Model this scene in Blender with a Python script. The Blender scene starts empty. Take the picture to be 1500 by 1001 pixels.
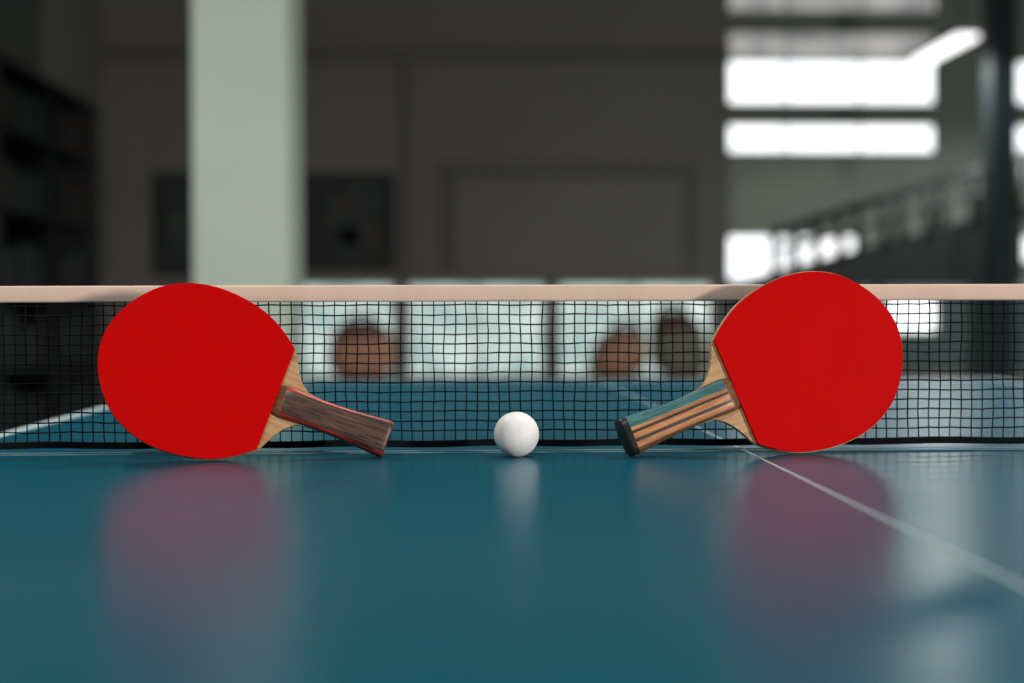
import bpy, bmesh, math, random
from mathutils import Matrix, Vector
random.seed(4)
sc = bpy.context.scene
sc.view_settings.view_transform = 'Standard'
sc.view_settings.look = 'None'
TZ = 0.76
CAMY = -1.333

# ------------------------------------------------------------ materials
def new_mat(name):
    m = bpy.data.materials.new(name); m.use_nodes = True
    nt = m.node_tree
    b = nt.nodes['Principled BSDF']
    return m, nt, b

def mat(name, col, rough=0.6, var=0.12, scale=8.0, metal=0.0, bump=0.0, spec=0.5):
    m, nt, b = new_mat(name)
    tc = nt.nodes.new('ShaderNodeTexCoord')
    n = nt.nodes.new('ShaderNodeTexNoise'); n.inputs['Scale'].default_value = scale
    n.inputs['Detail'].default_value = 5
    nt.links.new(tc.outputs['Object'], n.inputs['Vector'])
    r = nt.nodes.new('ShaderNodeValToRGB')
    r.color_ramp.elements[0].position = 0.3; r.color_ramp.elements[1].position = 0.7
    r.color_ramp.elements[0].color = tuple(c*(1-var) for c in col)+(1,)
    r.color_ramp.elements[1].color = tuple(min(1,c*(1+var)) for c in col)+(1,)
    nt.links.new(n.outputs['Fac'], r.inputs['Fac'])
    nt.links.new(r.outputs['Color'], b.inputs['Base Color'])
    b.inputs['Roughness'].default_value = rough
    b.inputs['Metallic'].default_value = metal
    b.inputs['Specular IOR Level'].default_value = spec
    if bump > 0:
        bp = nt.nodes.new('ShaderNodeBump'); bp.inputs['Strength'].default_value = bump
        bp.inputs['Distance'].default_value = 0.001
        n2 = nt.nodes.new('ShaderNodeTexNoise'); n2.inputs['Scale'].default_value = scale*40
        nt.links.new(tc.outputs['Object'], n2.inputs['Vector'])
        nt.links.new(n2.outputs['Fac'], bp.inputs['Height'])
        nt.links.new(bp.outputs['Normal'], b.inputs['Normal'])
    return m

def emat(name, col, strength, col2=None, scale=3.0):
    m, nt, b = new_mat(name)
    b.inputs['Base Color'].default_value = (0.2,0.2,0.2,1)
    b.inputs['Roughness'].default_value = 0.3
    tc = nt.nodes.new('ShaderNodeTexCoord')
    n = nt.nodes.new('ShaderNodeTexNoise'); n.inputs['Scale'].default_value = scale
    nt.links.new(tc.outputs['Object'], n.inputs['Vector'])
    r = nt.nodes.new('ShaderNodeValToRGB')
    r.color_ramp.elements[0].position = 0.38; r.color_ramp.elements[1].position = 0.6
    c2 = col2 or tuple(c*0.9 for c in col)
    r.color_ramp.elements[0].color = tuple(c2)+(1,)
    r.color_ramp.elements[1].color = tuple(col)+(1,)
    nt.links.new(n.outputs['Fac'], r.inputs['Fac'])
    nt.links.new(r.outputs['Color'], b.inputs['Emission Color'])
    b.inputs['Emission Strength'].default_value = strength
    return m

def wood(name, c1, c2, scale=(8,160,160), rough=0.4):
    m, nt, b = new_mat(name)
    tc = nt.nodes.new('ShaderNodeTexCoord')
    mp = nt.nodes.new('ShaderNodeMapping'); mp.inputs['Scale'].default_value = scale
    nt.links.new(tc.outputs['Object'], mp.inputs['Vector'])
    n = nt.nodes.new('ShaderNodeTexNoise'); n.inputs['Scale'].default_value = 2.0
    n.inputs['Detail'].default_value = 6; n.inputs['Distortion'].default_value = 0.6
    nt.links.new(mp.outputs['Vector'], n.inputs['Vector'])
    r = nt.nodes.new('ShaderNodeValToRGB')
    r.color_ramp.elements[0].position = 0.35; r.color_ramp.elements[1].position = 0.68
    r.color_ramp.elements[0].color = c1+(1,); r.color_ramp.elements[1].color = c2+(1,)
    nt.links.new(n.outputs['Fac'], r.inputs['Fac'])
    nt.links.new(r.outputs['Color'], b.inputs['Base Color'])
    b.inputs['Roughness'].default_value = rough
    return m

def handle_mat(name, axis, lo, hi, stops, grain=0.45):
    """Laminated handle: constant colour bands across one axis with wood grain along X."""
    m, nt, b = new_mat(name)
    tc = nt.nodes.new('ShaderNodeTexCoord')
    sx = nt.nodes.new('ShaderNodeSeparateXYZ'); nt.links.new(tc.outputs['Object'], sx.inputs[0])
    mr = nt.nodes.new('ShaderNodeMapRange')
    mr.inputs['From Min'].default_value = lo; mr.inputs['From Max'].default_value = hi
    nt.links.new(sx.outputs[axis], mr.inputs['Value'])
    r = nt.nodes.new('ShaderNodeValToRGB'); r.color_ramp.interpolation = 'CONSTANT'
    els = r.color_ramp.elements
    while len(els) > 1: els.remove(els[-1])
    els[0].position = 0; els[0].color = stops[0][1]+(1,)
    for p, c in stops[1:]:
        e = els.new(p); e.color = c+(1,)
    nt.links.new(mr.outputs['Result'], r.inputs['Fac'])
    mp = nt.nodes.new('ShaderNodeMapping'); mp.inputs['Scale'].default_value = (14,220,220)
    nt.links.new(tc.outputs['Object'], mp.inputs['Vector'])
    n = nt.nodes.new('ShaderNodeTexNoise'); n.inputs['Scale'].default_value = 2
    n.inputs['Detail'].default_value = 6; n.inputs['Distortion'].default_value = 0.8
    nt.links.new(mp.outputs['Vector'], n.inputs['Vector'])
    g = nt.nodes.new('ShaderNodeValToRGB')
    g.color_ramp.elements[0].position = 0.35; g.color_ramp.elements[1].position = 0.7
    g.color_ramp.elements[0].color = (1-grain,)*3+(1,); g.color_ramp.elements[1].color = (1.5,1.5,1.5,1)
    nt.links.new(n.outputs['Fac'], g.inputs['Fac'])
    mx = nt.nodes.new('ShaderNodeMix'); mx.data_type = 'RGBA'; mx.blend_type = 'MULTIPLY'
    mx.inputs['Factor'].default_value = 1
    nt.links.new(r.outputs['Color'], mx.inputs[6]); nt.links.new(g.outputs['Color'], mx.inputs[7])
    nt.links.new(mx.outputs[2], b.inputs['Base Color'])
    b.inputs['Roughness'].default_value = 0.42
    return m

M_table = mat('table_blue', (0.0025,0.088,0.135), rough=0.27, var=0.08, scale=3, spec=0.12)
# fine roughness variation on table
nt = M_table.node_tree; b = nt.nodes['Principled BSDF']
tc = nt.nodes.new('ShaderNodeTexCoord'); n = nt.nodes.new('ShaderNodeTexNoise'); n.inputs['Scale'].default_value = 5
mr = nt.nodes.new('ShaderNodeMapRange'); mr.inputs['To Min'].default_value = 0.22; mr.inputs['To Max'].default_value = 0.30
nt.links.new(tc.outputs['Object'], n.inputs['Vector']); nt.links.new(n.outputs['Fac'], mr.inputs['Value'])
nt.links.new(mr.outputs['Result'], b.inputs['Roughness'])
M_line = mat('line_white', (0.42,0.52,0.55), 0.4, 0.05)
M_seam = mat('table_edge_grey', (0.22,0.33,0.38), 0.4, 0.05)
M_steel = mat('steel_dark', (0.05,0.055,0.06), 0.4, 0.1, metal=0.6)
M_tape = mat('net_tape', (0.80,0.58,0.47), 0.8, 0.06, 30, bump=0.2)
M_thread = mat('net_thread', (0.004,0.006,0.007), 0.85, 0.2, 60, spec=0.08)
M_wall = mat('wall_grey_plaster', (0.21,0.20,0.185), 0.85, 0.07, 0.8)
M_wallbay = mat('wall_green_grey', (0.36,0.38,0.34), 0.85, 0.07, 0.8)
M_wains = mat('wall_teal_paint', (0.05,0.09,0.09), 0.6, 0.3, 2.5)
M_dark = mat('wall_dark', (0.035,0.04,0.038), 0.8, 0.1, 1)
M_ceil = mat('ceiling_paint', (0.15,0.15,0.14), 0.85, 0.06, 1)
M_floor = mat('floor_vinyl', (0.05,0.13,0.13), 0.45, 0.1, 1.5)
M_pillar = mat('pillar_green', (0.54,0.63,0.52), 0.7, 0.04, 1.5)
M_trim = mat('trim_grey', (0.14,0.135,0.125), 0.7, 0.06, 2)
M_hatch = mat('hatch_paint', (0.225,0.215,0.20), 0.7, 0.05, 2)
M_frame = mat('window_frame', (0.35,0.37,0.36), 0.6, 0.05)
M_win = emat('window_daylight', (1,1,1), 1.9, (0.9,0.97,1.0))
M_windim = emat('window_dim', (0.62,0.60,0.58), 0.7, (0.35,0.36,0.36), 2)
M_low = emat('window_mint', (0.70,0.84,0.80), 0.85, (0.40,0.56,0.53), 3.5)  # glow for the low bright band, no real window known there
M_black = mat('black_metal', (0.012,0.015,0.016), 0.6, 0.1)
M_tube = emat('lamp_tube', (1,1,1), 2.2)
M_teal = mat('column_teal', (0.008,0.02,0.026), 0.6, 0.1)

# ------------------------------------------------------------ geometry helpers
def link(ob):
    sc.collection.objects.link(ob); return ob
def group(name, loc=(0,0,0)):
    e = bpy.data.objects.new(name, None); e.empty_display_size = 0.1; e.location = loc
    return link(e)
def setparent(ob, e):
    if e is not None:
        ob.parent = e
        ob.location = Vector(ob.location) - Vector(e.location)
def boxes(name, lst, m, parent=None, bevel=0.0):
    """lst of (x0,x1,y0,y1,z0,z1) in world coordinates, joined in one mesh"""
    c = Vector(((min(b[0] for b in lst)+max(b[1] for b in lst))/2,
                (min(b[2] for b in lst)+max(b[3] for b in lst))/2,
                (min(b[4] for b in lst)+max(b[5] for b in lst))/2))
    bm = bmesh.new()
    for (x0,x1,y0,y1,z0,z1) in lst:
        r = bmesh.ops.create_cube(bm, size=1)
        for v in r['verts']:
            v.co = Vector(((x0+x1)/2+v.co.x*(x1-x0), (y0+y1)/2+v.co.y*(y1-y0), (z0+z1)/2+v.co.z*(z1-z0))) - c
    me = bpy.data.meshes.new(name); bm.to_mesh(me); bm.free()
    me.materials.append(m)
    ob = link(bpy.data.objects.new(name, me)); ob.location = c
    if bevel > 0:
        md = ob.modifiers.new('bevel','BEVEL'); md.width = bevel; md.segments = 2
    setparent(ob, parent)
    return ob
def tube_into(bm, pts, r, seg=6, cap=True):
    rings = []
    for i,p in enumerate(pts):
        p = Vector(p)
        d = (Vector(pts[min(i+1,len(pts)-1)]) - Vector(pts[max(i-1,0)])).normalized()
        up = Vector((0,1,0)) if abs(d.y) < 0.9 else Vector((0,0,1))
        a = d.cross(up).normalized(); bb = d.cross(a).normalized()
        rings.append([bm.verts.new(p + r*(math.cos(2*math.pi*k/seg)*a + math.sin(2*math.pi*k/seg)*bb)) for k in range(seg)])
    for i in range(len(rings)-1):
        for k in range(seg):
            bm.faces.new((rings[i][k], rings[i][(k+1)%seg], rings[i+1][(k+1)%seg], rings[i+1][k]))
    if cap:
        bm.faces.new(rings[0][::-1]); bm.faces.new(rings[-1])
def mesh_ob(name, bm, m, parent=None, smooth=True, loc=(0,0,0)):
    bmesh.ops.recalc_face_normals(bm, faces=bm.faces[:])
    me = bpy.data.meshes.new(name); bm.to_mesh(me); bm.free()
    for mm in (m if isinstance(m,(list,tuple)) else [m]): me.materials.append(mm)
    if smooth:
        for p in me.polygons: p.use_smooth = True
    ob = link(bpy.data.objects.new(name, me)); ob.location = loc
    setparent(ob, parent)
    return ob

# ------------------------------------------------------------ room shell
XL, XR, XM = -3.0, 8.5, 2.264
YF, YB, YBAY = -5.0, 10.667, 16.667
H = 5.4
boxes('floor', [(XL-0.1,XR+0.1,YF-0.1,YBAY+0.1,-0.1,0)], M_floor)
boxes('ceiling', [(XL-0.1,XR+0.1,YF-0.1,YBAY+0.1,H,H+0.1)], M_ceil)
boxes('wall_left', [(XL-0.1,XL,YF,YB,0,H)], M_wall)
boxes('wall_right', [(XR,XR+0.1,YF,YBAY,0,H)], M_wallbay)
boxes('wall_front', [(XL,XR,YF-0.1,YF,0,H)], M_wall)
boxes('wall_back', [(XL,XM,YB,YB+0.2,0,H)], M_wall)
boxes('wall_bay_side', [(XM-0.2,XM,YB+0.2,YBAY,0,H)], M_wallbay)
boxes('wall_bay_back', [(XM,XR,YBAY,YBAY+0.1,0,H)], M_wallbay)
boxes('trim_1', [(XL,XM,YB-0.07,YB,3.0,3.12)], M_trim)
boxes('trim_2', [(-0.50,-0.42,YB-0.04,YB,1.20,3.0)], M_trim)
boxes('trim_3', [(XM,XR,YBAY-0.003,YBAY,0.12,1.16)], M_wains)
boxes('baseboard_back', [(XL,XM,YB-0.02,YB,0,0.12)], M_trim)
boxes('baseboard_bay', [(XM,XR,YBAY-0.02,YBAY,0,0.12)], M_trim)

# ---- pillar
boxes('pillar', [(-1.129,-0.726,4.667,5.20,0,H),(-1.15,-0.705,4.645,5.22,0,0.14),(-1.145,-0.71,4.65,5.215,H-0.12,H)], M_pillar, bevel=0.012)

# ---- windows
wn = [0]
def window(x0,x1,z0,z1,yface,mglass,nmull=2,fw=0.04,mframe=None):
    wn[0] += 1
    g = group('window_%d'%wn[0], ((x0+x1)/2, yface, z0))
    boxes('pane', [(x0,x1,yface-0.02,yface-0.005,z0,z1)], mglass, g)
    lst = [(x0-fw,x1+fw,yface-0.05,yface,z0-fw,z0),(x0-fw,x1+fw,yface-0.05,yface,z1,z1+fw),
           (x0-fw,x0,yface-0.05,yface,z0,z1),(x1,x1+fw,yface-0.05,yface,z0,z1)]
    for i in range(nmull):
        x = x0+(x1-x0)*(i+1)/(nmull+1)
        lst.append((x-fw*0.3,x+fw*0.3,yface-0.045,yface-0.02,z0,z1))
    boxes('frame', lst, mframe or M_frame, g)
k=0.00864
def bx(px): return (px-677)*k
def bz(py): return 0.889+(458-py)*k
window(XM+0.9,bx(1371),bz(151),bz(92),YBAY,M_win)
window(XM+0.9,bx(1371),bz(86),bz(50),YBAY,M_windim,2,0.02)
window(XM+0.9,bx(1371),bz(222),bz(185),YBAY,M_win)
window(XM+0.9,bx(1262),bz(410),bz(348),YBAY,M_win,1)
window(XM+0.9,bx(1375),bz(16),bz(-12),YBAY,M_windim)  # glowing row in place of window reflections on the ceiling
window(bx(1497),XR-0.2,bz(150),bz(92),YBAY,M_win,1)
window(bx(1497),XR-0.2,bz(220),bz(186),YBAY,M_win,1)
window(bx(1497),XR-0.2,bz(384),bz(348),YBAY,M_win,1)
window(bx(1305),bx(1375),bz(486),bz(438),YBAY,M_win,0)
# emissive panes on back wall, made up as windows for an unidentified bright band
window(-1.34,-0.58,0.36,1.12,YB,M_low,0)
window(-0.44,0.68,0.36,1.12,YB,M_low,1)
window(0.82,2.09,0.36,1.12,YB,M_low,1)

# ---- shutter hatch in back wall
g = group('roller_shutter', (0.92,YB,1.25))
boxes('slats', [(-0.05,1.90,YB-0.03,YB-0.002,1.26+i*0.085,1.26+i*0.085+0.08) for i in range(9)], M_hatch, g, 0.006)
boxes('shutter_frame', [(-0.13,-0.05,YB-0.06,YB,1.24,2.12),(1.90,1.98,YB-0.06,YB,1.24,2.12),(-0.13,1.98,YB-0.08,YB,2.03,2.14)], M_trim, g)

# ---- notice boards
def board(x0,x1,z0,z1):
    g = group('notice_board', ((x0+x1)/2,YB,z0))
    boxes('backing', [(x0,x1,YB-0.03,YB,z0,z1)], M_dark, g)
    f=0.03
    boxes('frame', [(x0,x1,YB-0.045,YB-0.03,z0,z0+f),(x0,x1,YB-0.045,YB-0.03,z1-f,z1),(x0,x0+f,YB-0.045,YB-0.03,z0,z1),(x1-f,x1,YB-0.045,YB-0.03,z0,z1)], M_black, g)
    cols=[(0.06,0.08,0.065),(0.07,0.05,0.045),(0.04,0.06,0.06)]
    for i,c in enumerate(cols):
        l=[]
        for j in range(3):
            xx=x0+0.08+random.random()*(x1-x0-0.35); zz=z0+0.08+random.random()*(z1-z0-0.35)
            l.append((xx,xx+0.18,YB-0.034-0.001*i,YB-0.03,zz,zz+0.24))
        boxes('paper_%d'%(i+1), l, mat('paper_%d'%i,c,0.8), g)
board(-2.57,-1.65,1.2,2.06)
board(-1.33,-0.56,1.24,2.06)

# ---- storage rack on left wall
g = group('storage_shelf', (-2.83,8.1,0))
ry0,ry1 = 6.97,9.2
boxes('rack_frame', [(-3.0,-2.98,ry0,ry1,0.0,2.4)]+[(-3.0,-2.66,y-0.02,y+0.02,0,2.4) for y in (ry0+0.02,(ry0+ry1)/2,ry1-0.02)]+
      [(-3.0,-2.66,ry0,ry1,z,z+0.03) for z in (0.08,0.55,1.02,1.5,1.98,2.37)], M_black, g)
cols=[(0.006,0.022,0.019),(0.012,0.012,0.012),(0.03,0.008,0.008),(0.008,0.022,0.026)]
for ci,c in enumerate(cols):
    l=[]
    for z in (0.11,0.58,1.05,1.53,2.01):
        for yi in range(5):
            if (yi+int(z*7))%4==ci:
                y=ry0+0.08+yi*0.42; hgt=0.2+0.13*random.random()
                if z>2: hgt=0.25
                l.append((-2.96,-2.70,y,y+0.36,z,z+hgt))
    if l: boxes('storage_box_%d'%(ci+1), l, mat('box_%d'%ci,c,0.6), g, 0.01)

# ---- pendant fluorescent lamps
def lamp(x,y,z,L=1.3,power=0):
    g = group('fluorescent_lamp', (x,y,z))
    boxes('housing', [(x-0.11,x+0.11,y-L/2,y+L/2,z+0.03,z+0.09)], M_frame, g, 0.01)
    boxes('diffuser', [(x-0.10,x+0.10,y-L/2+0.02,y+L/2-0.02,z-0.01,z+0.03)], M_tube, g, 0.01)
    bm=bmesh.new()
    for yy in (y-L*0.35,y+L*0.35): tube_into(bm,[(x,yy,z+0.09),(x,yy,H)],0.008)
    mesh_ob('rods',bm,M_black,g)
    if power>0:
        ld=bpy.data.lights.new('lamp_light','AREA'); ld.shape='RECTANGLE'; ld.size=0.2; ld.size_y=L; ld.energy=power
        ld.color=(0.97,1.0,0.96)
        lo=link(bpy.data.objects.new('lamp_light',ld)); lo.location=(x,y,z-0.02); setparent(lo,g)
lamp(4.45,11.7,3.30,1.3,40)
lamp(6.6,12.6,3.30,1.3,170)  # unseen lamp, added to brighten the bay wall
lamp(4.6,3.5,3.34,1.3,110)  # another unseen lamp, added for general hall light
lamp(-0.7,-2.6,3.34,1.3,60)  # added behind the camera to lift the ball and fronts
lamp(0.9,0.9,3.34,1.3,42)  # unseen, added so the table gets brighter towards the net
lamp(-1.4,1.6,3.34,1.3,64)  # unseen, added to brighten the pillar

# ---- steel column & gallery stairs
boxes('steel_column', [(4.86,5.10,11.6,11.84,0,H),(4.82,5.14,11.56,11.88,0,0.05)], M_teal, bevel=0.01)
g = group('staircase', (4.2,12.7,0))
ya,yb = 12.667,13.6
bm=bmesh.new()
N=14; x0,x1=2.84,5.6; za,zb=1.20,1.93
for yy in (ya,yb):
    vs=[bm.verts.new((x0,yy,1.15)),bm.verts.new((x1,yy,1.15)),bm.verts.new((x1,yy,zb)),bm.verts.new((x0,yy,za))]
    vs2=[bm.verts.new((v.co.x,yy+0.04,v.co.z)) for v in vs]
    bm.faces.new(vs); bm.faces.new(vs2[::-1])
    for i in range(4): bm.faces.new((vs[i],vs[(i+1)%4],vs2[(i+1)%4],vs2[i]))
mesh_ob('stringers',bm,M_black,g,False)
boxes('treads',[(x0+i*(x1-x0)/N,x0+(i+1)*(x1-x0)/N+0.02,ya+0.04,yb,za+i*(zb-za)/N-0.06,za+i*(zb-za)/N-0.02) for i in range(N)],M_dark,g)
bm=bmesh.new()
def rz(x,o): return za+(x-x0)/(x1-x0)*(zb-za)+o
for yy in (ya+0.02,yb+0.02):
    tube_into(bm,[(3.3,yy,rz(3.3,0.40)),(x1,yy,rz(x1,0.52))],0.05)
    tube_into(bm,[(3.3,yy,rz(3.3,0.21)),(x1,yy,rz(x1,0.26))],0.02)
    for i in range(6):
        x=3.3+i*0.45; tube_into(bm,[(x,yy,rz(x,-0.05)),(x,yy,rz(x,0.46))],0.05)
mesh_ob('railing',bm,M_black,g)
boxes('supports',[(x,x+0.08,y,y+0.08,0,1.16) for x in (2.9,4.1,5.4) for y in (ya,yb-0.02)],M_black,g)
boxes('landing',[(5.5,7.0,ya,yb+0.04,1.86,1.93),(6.9,6.98,ya,ya+0.08,0,1.87),(6.9,6.98,yb-0.05,yb+0.03,0,1.87)],M_black,g)

# ---- bench with sports bags
g = group('bench', (0.33,8.667,0))
boxes('seat',[(-1.05,1.75,8.5+i*0.1,8.58+i*0.1,0.41,0.44) for i in range(4)],wood('bench_wood',(0.10,0.06,0.03),(0.2,0.12,0.07),(1,20,20)),g,0.004)
boxes('legs',[(x,x+0.05,y,y+0.05,0,0.41) for x in (-0.9,0.3,1.55) for y in (8.52,8.8)],M_black,g)
def bag(x0,x1,y0,y1,z0,z1,col,name='gym_bag',flap=(0.03,0.03,0.03),skew=0.0):
    g = group(name,((x0+x1)/2,(y0+y1)/2,z0))
    bm=bmesh.new(); bmesh.ops.create_uvsphere(bm,u_segments=32,v_segments=20,radius=1)
    def sp(a,e): return math.copysign(abs(a)**e,a)
    for v in bm.verts:
        x,y,z=v.co
        v.co=Vector((sp(x,0.7)*(x1-x0)/2*(1-0.22*z)+skew*z,sp(y,0.6)*(y1-y0)/2*(1.0-0.15*z),sp(z,0.62)*(z1-z0)/2))
    hz=(z1-z0)/2
    for f in bm.faces:
        f.material_index = 1 if f.calc_center_median().z>hz*0.35 else 0
    mesh_ob('body',bm,[mat(name+'_fabric',col,0.8,0.3,9),mat(name+'_flap',flap,0.8,0.2,9)],g,loc=((x0+x1)/2,(y0+y1)/2,(z0+z1)/2))
    bm=bmesh.new(); cx=(x0+x1)/2+skew
    for yy in (y0+0.08,y1-0.08):
        tube_into(bm,[(cx+0.09*math.cos(a),yy,z1-0.03+0.08*math.sin(a)) for a in [math.pi*i/10 for i in range(11)]],0.012)
    mesh_ob('handles',bm,M_black,g)
bag(-0.93,-0.48,8.50,8.87,0.44,0.84,(0.75,0.38,0.26),flap=(0.26,0.15,0.12))
bag(0.92,1.30,8.52,8.85,0.44,0.78,(0.50,0.27,0.17),flap=(0.32,0.19,0.13),skew=0.05)
bag(1.33,1.72,8.52,8.85,0.44,0.90,(0.20,0.19,0.13),flap=(0.12,0.07,0.05),skew=-0.04)
bag(1.22,1.42,8.30,8.49,0.0,0.2,(0.45,0.05,0.03),'kit_bag')

# ------------------------------------------------------------ table
CX=0.262; HW=0.7625; HL=1.37
g = group('table_tennis_table',(CX,0,0))
GAP=0.002
def slab(name,y0,y1,parent):
    o=boxes(name,[(CX-HW,CX+HW,y0,y1,TZ-0.025,TZ)],M_table,parent)
    o.modifiers.new('bevel','BEVEL').width=0.0015
    return o
slab('top_near',-HL,-GAP,g); slab('top_far',GAP,HL,g)
boxes('centre_line',[(CX-0.0013,CX+0.0013,-HL+0.02,-0.012,TZ,TZ+0.0003),(CX-0.0013,CX+0.0013,0.012,HL-0.02,TZ,TZ+0.0003)],M_line,g)
boxes('boundary_lines',[(CX-HW,CX-HW+0.02,-HL,-GAP,TZ,TZ+0.0003),(CX+HW-0.02,CX+HW,-HL,-GAP,TZ,TZ+0.0003),
      (CX-HW,CX-HW+0.02,GAP,HL,TZ,TZ+0.0003),(CX+HW-0.02,CX+HW,GAP,HL,TZ,TZ+0.0003),
      (CX-HW+0.02,CX+HW-0.02,-HL,-HL+0.02,TZ,TZ+0.0003),(CX-HW+0.02,CX+HW-0.02,HL-0.02,HL,TZ,TZ+0.0003)],M_line,g)
boxes('joint_edging',[(CX-HW+0.02,CX+HW-0.02,-0.0075,-0.0045,TZ,TZ+0.0005),(CX-HW+0.02,CX+HW-0.02,-0.0250,-0.0238,TZ,TZ+0.0004)],M_seam,g)
boxes('apron',[(CX-HW+0.03,CX-HW+0.06,-HL+0.03,HL-0.03,TZ-0.075,TZ-0.025),(CX+HW-0.06,CX+HW-0.03,-HL+0.03,HL-0.03,TZ-0.075,TZ-0.025),
     (CX-HW+0.06,CX+HW-0.06,-HL+0.03,-HL+0.06,TZ-0.075,TZ-0.025),(CX-HW+0.06,CX+HW-0.06,HL-0.06,HL-0.03,TZ-0.075,TZ-0.025)],M_steel,g)
boxes('legs',[(x,x+0.04,y,y+0.04,0,TZ-0.025) for x in (CX-0.6,CX+0.56) for y in (-1.15,-0.2,0.16,1.11)],M_steel,g)
NX0,NX1=CX-0.905,CX+0.905
for i,(s,x) in enumerate(((-1,NX0-0.008),(1,NX1+0.008))):
    xa,xb=sorted((x+0.012*s,CX+s*(HW-0.05)))
    boxes('net_bracket_%d'%(i+1),[(xa,xb,-0.02,0.02,TZ-0.045,TZ-0.031),(min(x-0.012,x+0.012),max(x-0.012,x+0.012),-0.012,0.012,TZ-0.031,TZ-0.002)],M_steel,g,0.002)

# ------------------------------------------------------------ net
g = group('table_tennis_net',(CX,0,TZ))
NT=0.1555; TH=0.0155
bm=bmesh.new()
sec=[]
for i in range(16):
    a=2*math.pi*i/16
    s=lambda v,e: math.copysign(abs(v)**e,v)
    sec.append((0.0032*s(math.cos(a),0.6),(TH/2)*s(math.sin(a),0.35)))
def sag(x): return 0.0012*math.sin(x*2.3+1)-0.0018*(1-((x-CX)/0.905)**2)
rings=[]
NS=120
for i in range(NS+1):
    x=NX0+(NX1-NX0)*i/NS
    wob=0.0005*math.sin(x*23)+0.0004*math.sin(x*57+1)
    rings.append([bm.verts.new((x,sy*(1+0.15*math.sin(x*31))+wob,TZ+NT-TH/2+sz+sag(x))) for sy,sz in sec])
for i in range(NS):
    for kk in range(16):
        bm.faces.new((rings[i][kk],rings[i][(kk+1)%16],rings[i+1][(kk+1)%16],rings[i+1][kk]))
bm.faces.new(rings[0]); bm.faces.new(rings[-1][::-1])
mesh_ob('top_tape',bm,M_tape,g)
bm=bmesh.new()
ztop=TZ+NT-TH; zbot=TZ+0.010
cw=0.0102; rh=0.0091
nr=int((ztop-zbot)/rh)
def nx(x,z):
    return x+0.0004*math.sin(z*95+x*40)+0.0003*math.sin(x*130+z*60)
def nz(x,z):
    t=(z-zbot)/(ztop-zbot)
    return z+sag(x)*t+0.0004*math.sin(x*70+z*50)+0.0002*math.sin(x*211+z*310)
nc=int((NX1-NX0)/cw)
for c in range(nc+1):
    x=NX0+0.004+c*cw
    pts=[(nx(x,z)+random.uniform(-.00025,.00025),0,nz(x,z)) for z in [zbot-0.004+(ztop+0.006-zbot)*j/nr for j in range(nr+1)]]
    tube_into(bm,pts,0.00062,5,False)
for r_ in range(nr+1):
    z=ztop-rh*(r_+0.35)
    if z<zbot: break
    pts=[]
    for c in range(nc*1+1):
        x=NX0+0.004+c*cw
        pts.append((nx(x,z),0.0003,nz(x,z)+random.uniform(-.00025,.00025)))
    tube_into(bm,pts,0.0007,5,False)
mesh_ob('net_mesh',bm,M_thread,g)
bm=bmesh.new()
rings=[]
for i in range(NS+1):
    x=NX0+(NX1-NX0)*i/NS
    rings.append([bm.verts.new((x,sy*0.55,TZ+0.0065+sz*0.42+0.0006*math.sin(x*45))) for sy,sz in sec])
for i in range(NS):
    for kk in range(16):
        bm.faces.new((rings[i][kk],rings[i][(kk+1)%16],rings[i+1][(kk+1)%16],rings[i+1][kk]))
mesh_ob('bottom_tape',bm,M_thread,g)
for nm,x in (('post_1',NX0-0.008),('post_2',NX1+0.008)):
    bm=bmesh.new(); tube_into(bm,[(x,0,TZ-0.002),(x,0,TZ+0.158)],0.008,16); mesh_ob(nm,bm,M_steel,g)

# ------------------------------------------------------------ ball
bm=bmesh.new(); bmesh.ops.create_uvsphere(bm,u_segments=96,v_segments=64,radius=0.0202)
for v in bm.verts:      # moulding seam
    if abs(v.co.z)<0.0004: v.co*=0.998
mb,nt_,b_=new_mat('ball_celluloid')
b_.inputs['Roughness'].default_value=0.45
b_.inputs['Subsurface Weight'].default_value=0.25
b_.inputs['Subsurface Radius'].default_value=(0.02,0.02,0.02)
tc=nt_.nodes.new('ShaderNodeTexCoord'); nn=nt_.nodes.new('ShaderNodeTexNoise'); nn.inputs['Scale'].default_value=60
rr=nt_.nodes.new('ShaderNodeValToRGB'); rr.color_ramp.elements[0].color=(0.91,0.89,0.87,1); rr.color_ramp.elements[1].color=(0.94,0.92,0.90,1)
nt_.links.new(tc.outputs['Object'],nn.inputs['Vector']); nt_.links.new(nn.outputs['Fac'],rr.inputs['Fac']); nt_.links.new(rr.outputs['Color'],b_.inputs['Base Color'])
o=mesh_ob('table_tennis_ball',bm,mb,None,loc=(0.048,-0.066,TZ+0.0202))
o.rotation_euler=(0.5,0.4,0)

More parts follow.
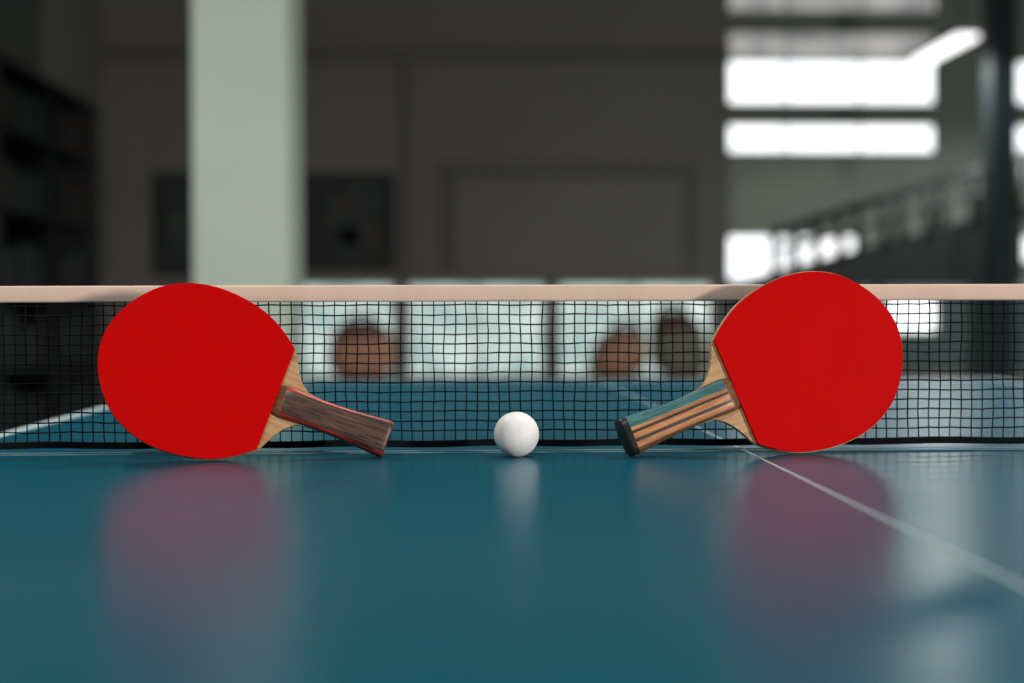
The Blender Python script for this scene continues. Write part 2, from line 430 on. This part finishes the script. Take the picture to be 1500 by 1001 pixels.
# ------------------------------------------------------------ paddles
HALF=[(0,49),(12,58.5),(26,67),(41,73),(60,77),(79,78.3),(97,76.5),(115,71),(133,60.5),(149,43),(160,22.5),(164,0)]
def catmull(P,sub=8):
    out=[]
    for i in range(len(P)-1):
        p0=Vector(P[max(i-1,0)]); p1=Vector(P[i]); p2=Vector(P[i+1]); p3=Vector(P[min(i+2,len(P)-1)])
        for s in range(sub):
            t=s/sub
            out.append(0.5*((2*p1)+(p2-p0)*t+(2*p0-5*p1+4*p2-p3)*t*t+(3*p1-p0-3*p2+p3)*t*t*t))
    out.append(Vector(P[-1])); return out
def rubber_outline():
    up=[Vector(p) for p in HALF]; full=up+[Vector((p.x,-p.y)) for p in reversed(up[:-1])]
    return catmull([tuple(v) for v in full])
def blade_outline(ex):
    neck=[(-60,13),(-30,15),(-22,18.5),(-15,25),(-9,34),(-4,44)]
    up=neck+[(0 if i==0 else p[0]+(ex*0.8 if p[0]>79 else 0), p[1]+ex) for i,p in enumerate(HALF[:-1])]+[(164+ex,0)]
    full=up+[(a,-b_) for a,b_ in reversed(up[:-1])]
    return catmull(full)
def plate(name,outline,y0,y1,m,parent,S,bev):
    bm=bmesh.new(); k_=0.001*S
    a=[bm.verts.new((p.x*k_,y0,p.y*k_)) for p in outline]
    b2=[bm.verts.new((p.x*k_,y1,p.y*k_)) for p in outline]
    bm.faces.new(a); bm.faces.new(b2[::-1]); n_=len(a)
    for i in range(n_): bm.faces.new((a[i],a[(i+1)%n_],b2[(i+1)%n_],b2[i]))
    o=mesh_ob(name,bm,m,None,False); o.parent=parent
    md=o.modifiers.new('bevel','BEVEL'); md.width=bev; md.segments=2; md.limit_method='ANGLE'
    return o
def handle(name,mats,parent,S,L):
    st=[(2,13,3.5),(0,13.8,5.5),(-4,14.8,9.2),(-8,15.2,10.6),(-14,15,11.2),(-25,14.3,11.4),(-40,13.9,11.4),(-55,14.1,11.5),(-70,14.9,11.8),(-85,16.2,12.1),(-96,17.2,12.3),(-96.01,17.2,12.3),(-100,17.3,12.3),(-102,16.7,11.7),(-103,15.3,10.4)]
    bm=bmesh.new(); seg=40; rings=[]; k_=0.001*S
    for (u,w,t) in st:
        ring=[]
        uu=u if u>-10 else u*L
        for i in range(seg):
            a=2*math.pi*i/seg; c,s=math.cos(a),math.sin(a); e=0.5
            ring.append(bm.verts.new((uu*k_,math.copysign(abs(c)**e,c)*t*k_,math.copysign(abs(s)**e,s)*w*k_)))
        rings.append(ring)
    for j in range(len(rings)-1):
        for i in range(seg):
            f=bm.faces.new((rings[j][i],rings[j][(i+1)%seg],rings[j+1][(i+1)%seg],rings[j+1][i]))
            f.material_index = 1 if j>=11 else (2 if j<3 else 0)
    f=bm.faces.new(rings[0]); f.material_index=2
    f=bm.faces.new(rings[-1][::-1]); f.material_index=1
    o=mesh_ob(name,bm,mats,None,True); o.parent=parent
    md=o.modifiers.new('es','EDGE_SPLIT'); md.split_angle=math.radians(38)
    return o
M_red=mat('rubber_red',(0.60,0.0004,0.0010),0.6,0.03,20,bump=0.05,spec=0.05)
M_blackr=mat('rubber_black',(0.015,0.015,0.016),0.6,0.05,20)
M_sponge=mat('sponge',(0.55,0.03,0.02),0.8,0.05,60)
M_ply=wood('blade_ply',(0.42,0.22,0.09),(0.66,0.40,0.20),(8,120,120),0.5)
M_brown=wood('handle_cap_wood',(0.12,0.045,0.02),(0.26,0.11,0.05),(14,200,200),0.4)
M_endb=mat('handle_end_black',(0.012,0.012,0.012),0.4,0.1,40)
M_hL=handle_mat('handle_walnut','Y',-0.0125,0.0125,[(0,(0.11,0.055,0.038)),(0.11,(0.62,0.03,0.02)),(0.2,(0.10,0.05,0.035)),(0.8,(0.5,0.03,0.02)),(0.88,(0.12,0.06,0.04))],0.82)
TEAL=(0.05,0.17,0.18); OR=(0.50,0.20,0.065); DK=(0.025,0.013,0.01); BR=(0.16,0.07,0.035)
M_hR=handle_mat('handle_laminate','Z',-0.0172,0.0172,[(0,BR),(0.16,OR),(0.30,DK),(0.38,OR),(0.53,DK),(0.60,OR),(0.68,TEAL)],0.4)

def paddle(side,ox,cy,lean,yaw,S,mh,me_,mcap,ex,L):
    e=group('table_tennis_paddle')
    parts=[plate('blade',blade_outline(ex),-0.003,0.003,M_ply,e,S,0.0005),
           plate('sponge_front',rubber_outline(),-0.0048,-0.003,M_sponge,e,S,0.0002),
           plate('rubber_front',rubber_outline(),-0.0066,-0.0048,M_red,e,S,0.0004),
           plate('rubber_back',rubber_outline(),0.003,0.0064,M_blackr,e,S,0.0004),
           handle('handle',[mh,me_,mcap],e,S,L)]
    def rot(th):
        c,s=math.cos(th),math.sin(th)
        if side=='L': A=Matrix(((-c,0,-s),(0,1,0),(s,0,-c)))
        else: A=Matrix(((c,0,-s),(0,1,0),(s,0,c)))
        return (Matrix.Rotation(yaw,3,'Z') @ Matrix.Rotation(-lean,3,'X') @ A)
    bl=[v.co.copy() for p in parts[:4] for v in p.data.vertices if v.co.x>0]
    hd=[v.co.copy() for v in parts[4].data.vertices]
    lo,hi=math.radians(5),math.radians(35)
    for _ in range(40):
        mid=(lo+hi)/2; R=rot(mid)
        d=min((R@v).z for v in hd)-min((R@v).z for v in bl)
        if d>0: lo=mid
        else: hi=mid
    R=rot(mid); print('paddle',side,math.degrees(mid))
    zmin=min((R@v).z for v in bl+hd)
    ymax=max((R@v).y for v in bl+hd)
    low=min((R@v for v in bl),key=lambda v:v.z)
    oy=min(cy-low.y,-0.0042-ymax)
    M4=R.to_4x4(); M4.translation=Vector((ox,oy,TZ-zmin+0.0003))
    e.matrix_world=M4
    print('origin',M4.translation)
    return e
paddle('L',-0.165,-0.080,math.radians(10),math.radians(8),0.965,M_hL,M_hL,M_brown,0.3,1.06)
paddle('R',0.245,-0.055,math.radians(9),math.radians(7),1.025,M_hR,M_endb,M_brown,0.9,1.06)

# ------------------------------------------------------------ lights
# daylight coming through a window in the wall behind the photographer
g = group('window_20',(5.2,YF,1.0))
boxes('pane',[(4.8,5.6,YF+0.005,YF+0.02,1.05,1.85)],M_windim,g)
boxes('frame',[(4.75,4.8,YF,YF+0.05,1.0,1.9),(5.6,5.65,YF,YF+0.05,1.0,1.9),(4.75,5.65,YF,YF+0.05,1.0,1.05),(4.75,5.65,YF,YF+0.05,1.85,1.9)],M_frame,g)
def area(name,loc,target,size,power,col):
    ld=bpy.data.lights.new(name,'AREA'); ld.shape='SQUARE'; ld.size=size; ld.energy=power; ld.color=col
    o=link(bpy.data.objects.new(name,ld)); o.location=loc
    o.rotation_euler=(Vector(target)-Vector(loc)).to_track_quat('-Z','Y').to_euler(); return o
area('window_light',(5.2,YF+0.12,1.4),(0.1,0,0.85),0.6,440,(1.0,0.90,0.84))
w=bpy.data.worlds.new('world'); sc.world=w; w.use_nodes=True
w.node_tree.nodes['Background'].inputs[0].default_value=(0.5,0.55,0.55,1)
w.node_tree.nodes['Background'].inputs[1].default_value=0.3

# ------------------------------------------------------------ camera
cd=bpy.data.cameras.new('camera'); cam=link(bpy.data.objects.new('camera',cd))
cd.sensor_width=36; cd.lens=50; cd.clip_start=0.02; cd.clip_end=100
Rm=Matrix.Rotation(math.radians(-2.0),4,'Z')@Matrix.Rotation(math.radians(90-1.17),4,'X')@Matrix.Rotation(math.radians(-0.15),4,'Z')
cam.matrix_world=Matrix.Translation((0,CAMY,TZ+0.129))@Rm
cd.dof.use_dof=True; cd.dof.focus_distance=1.275; cd.dof.aperture_fstop=2.6
sc.camera=cam
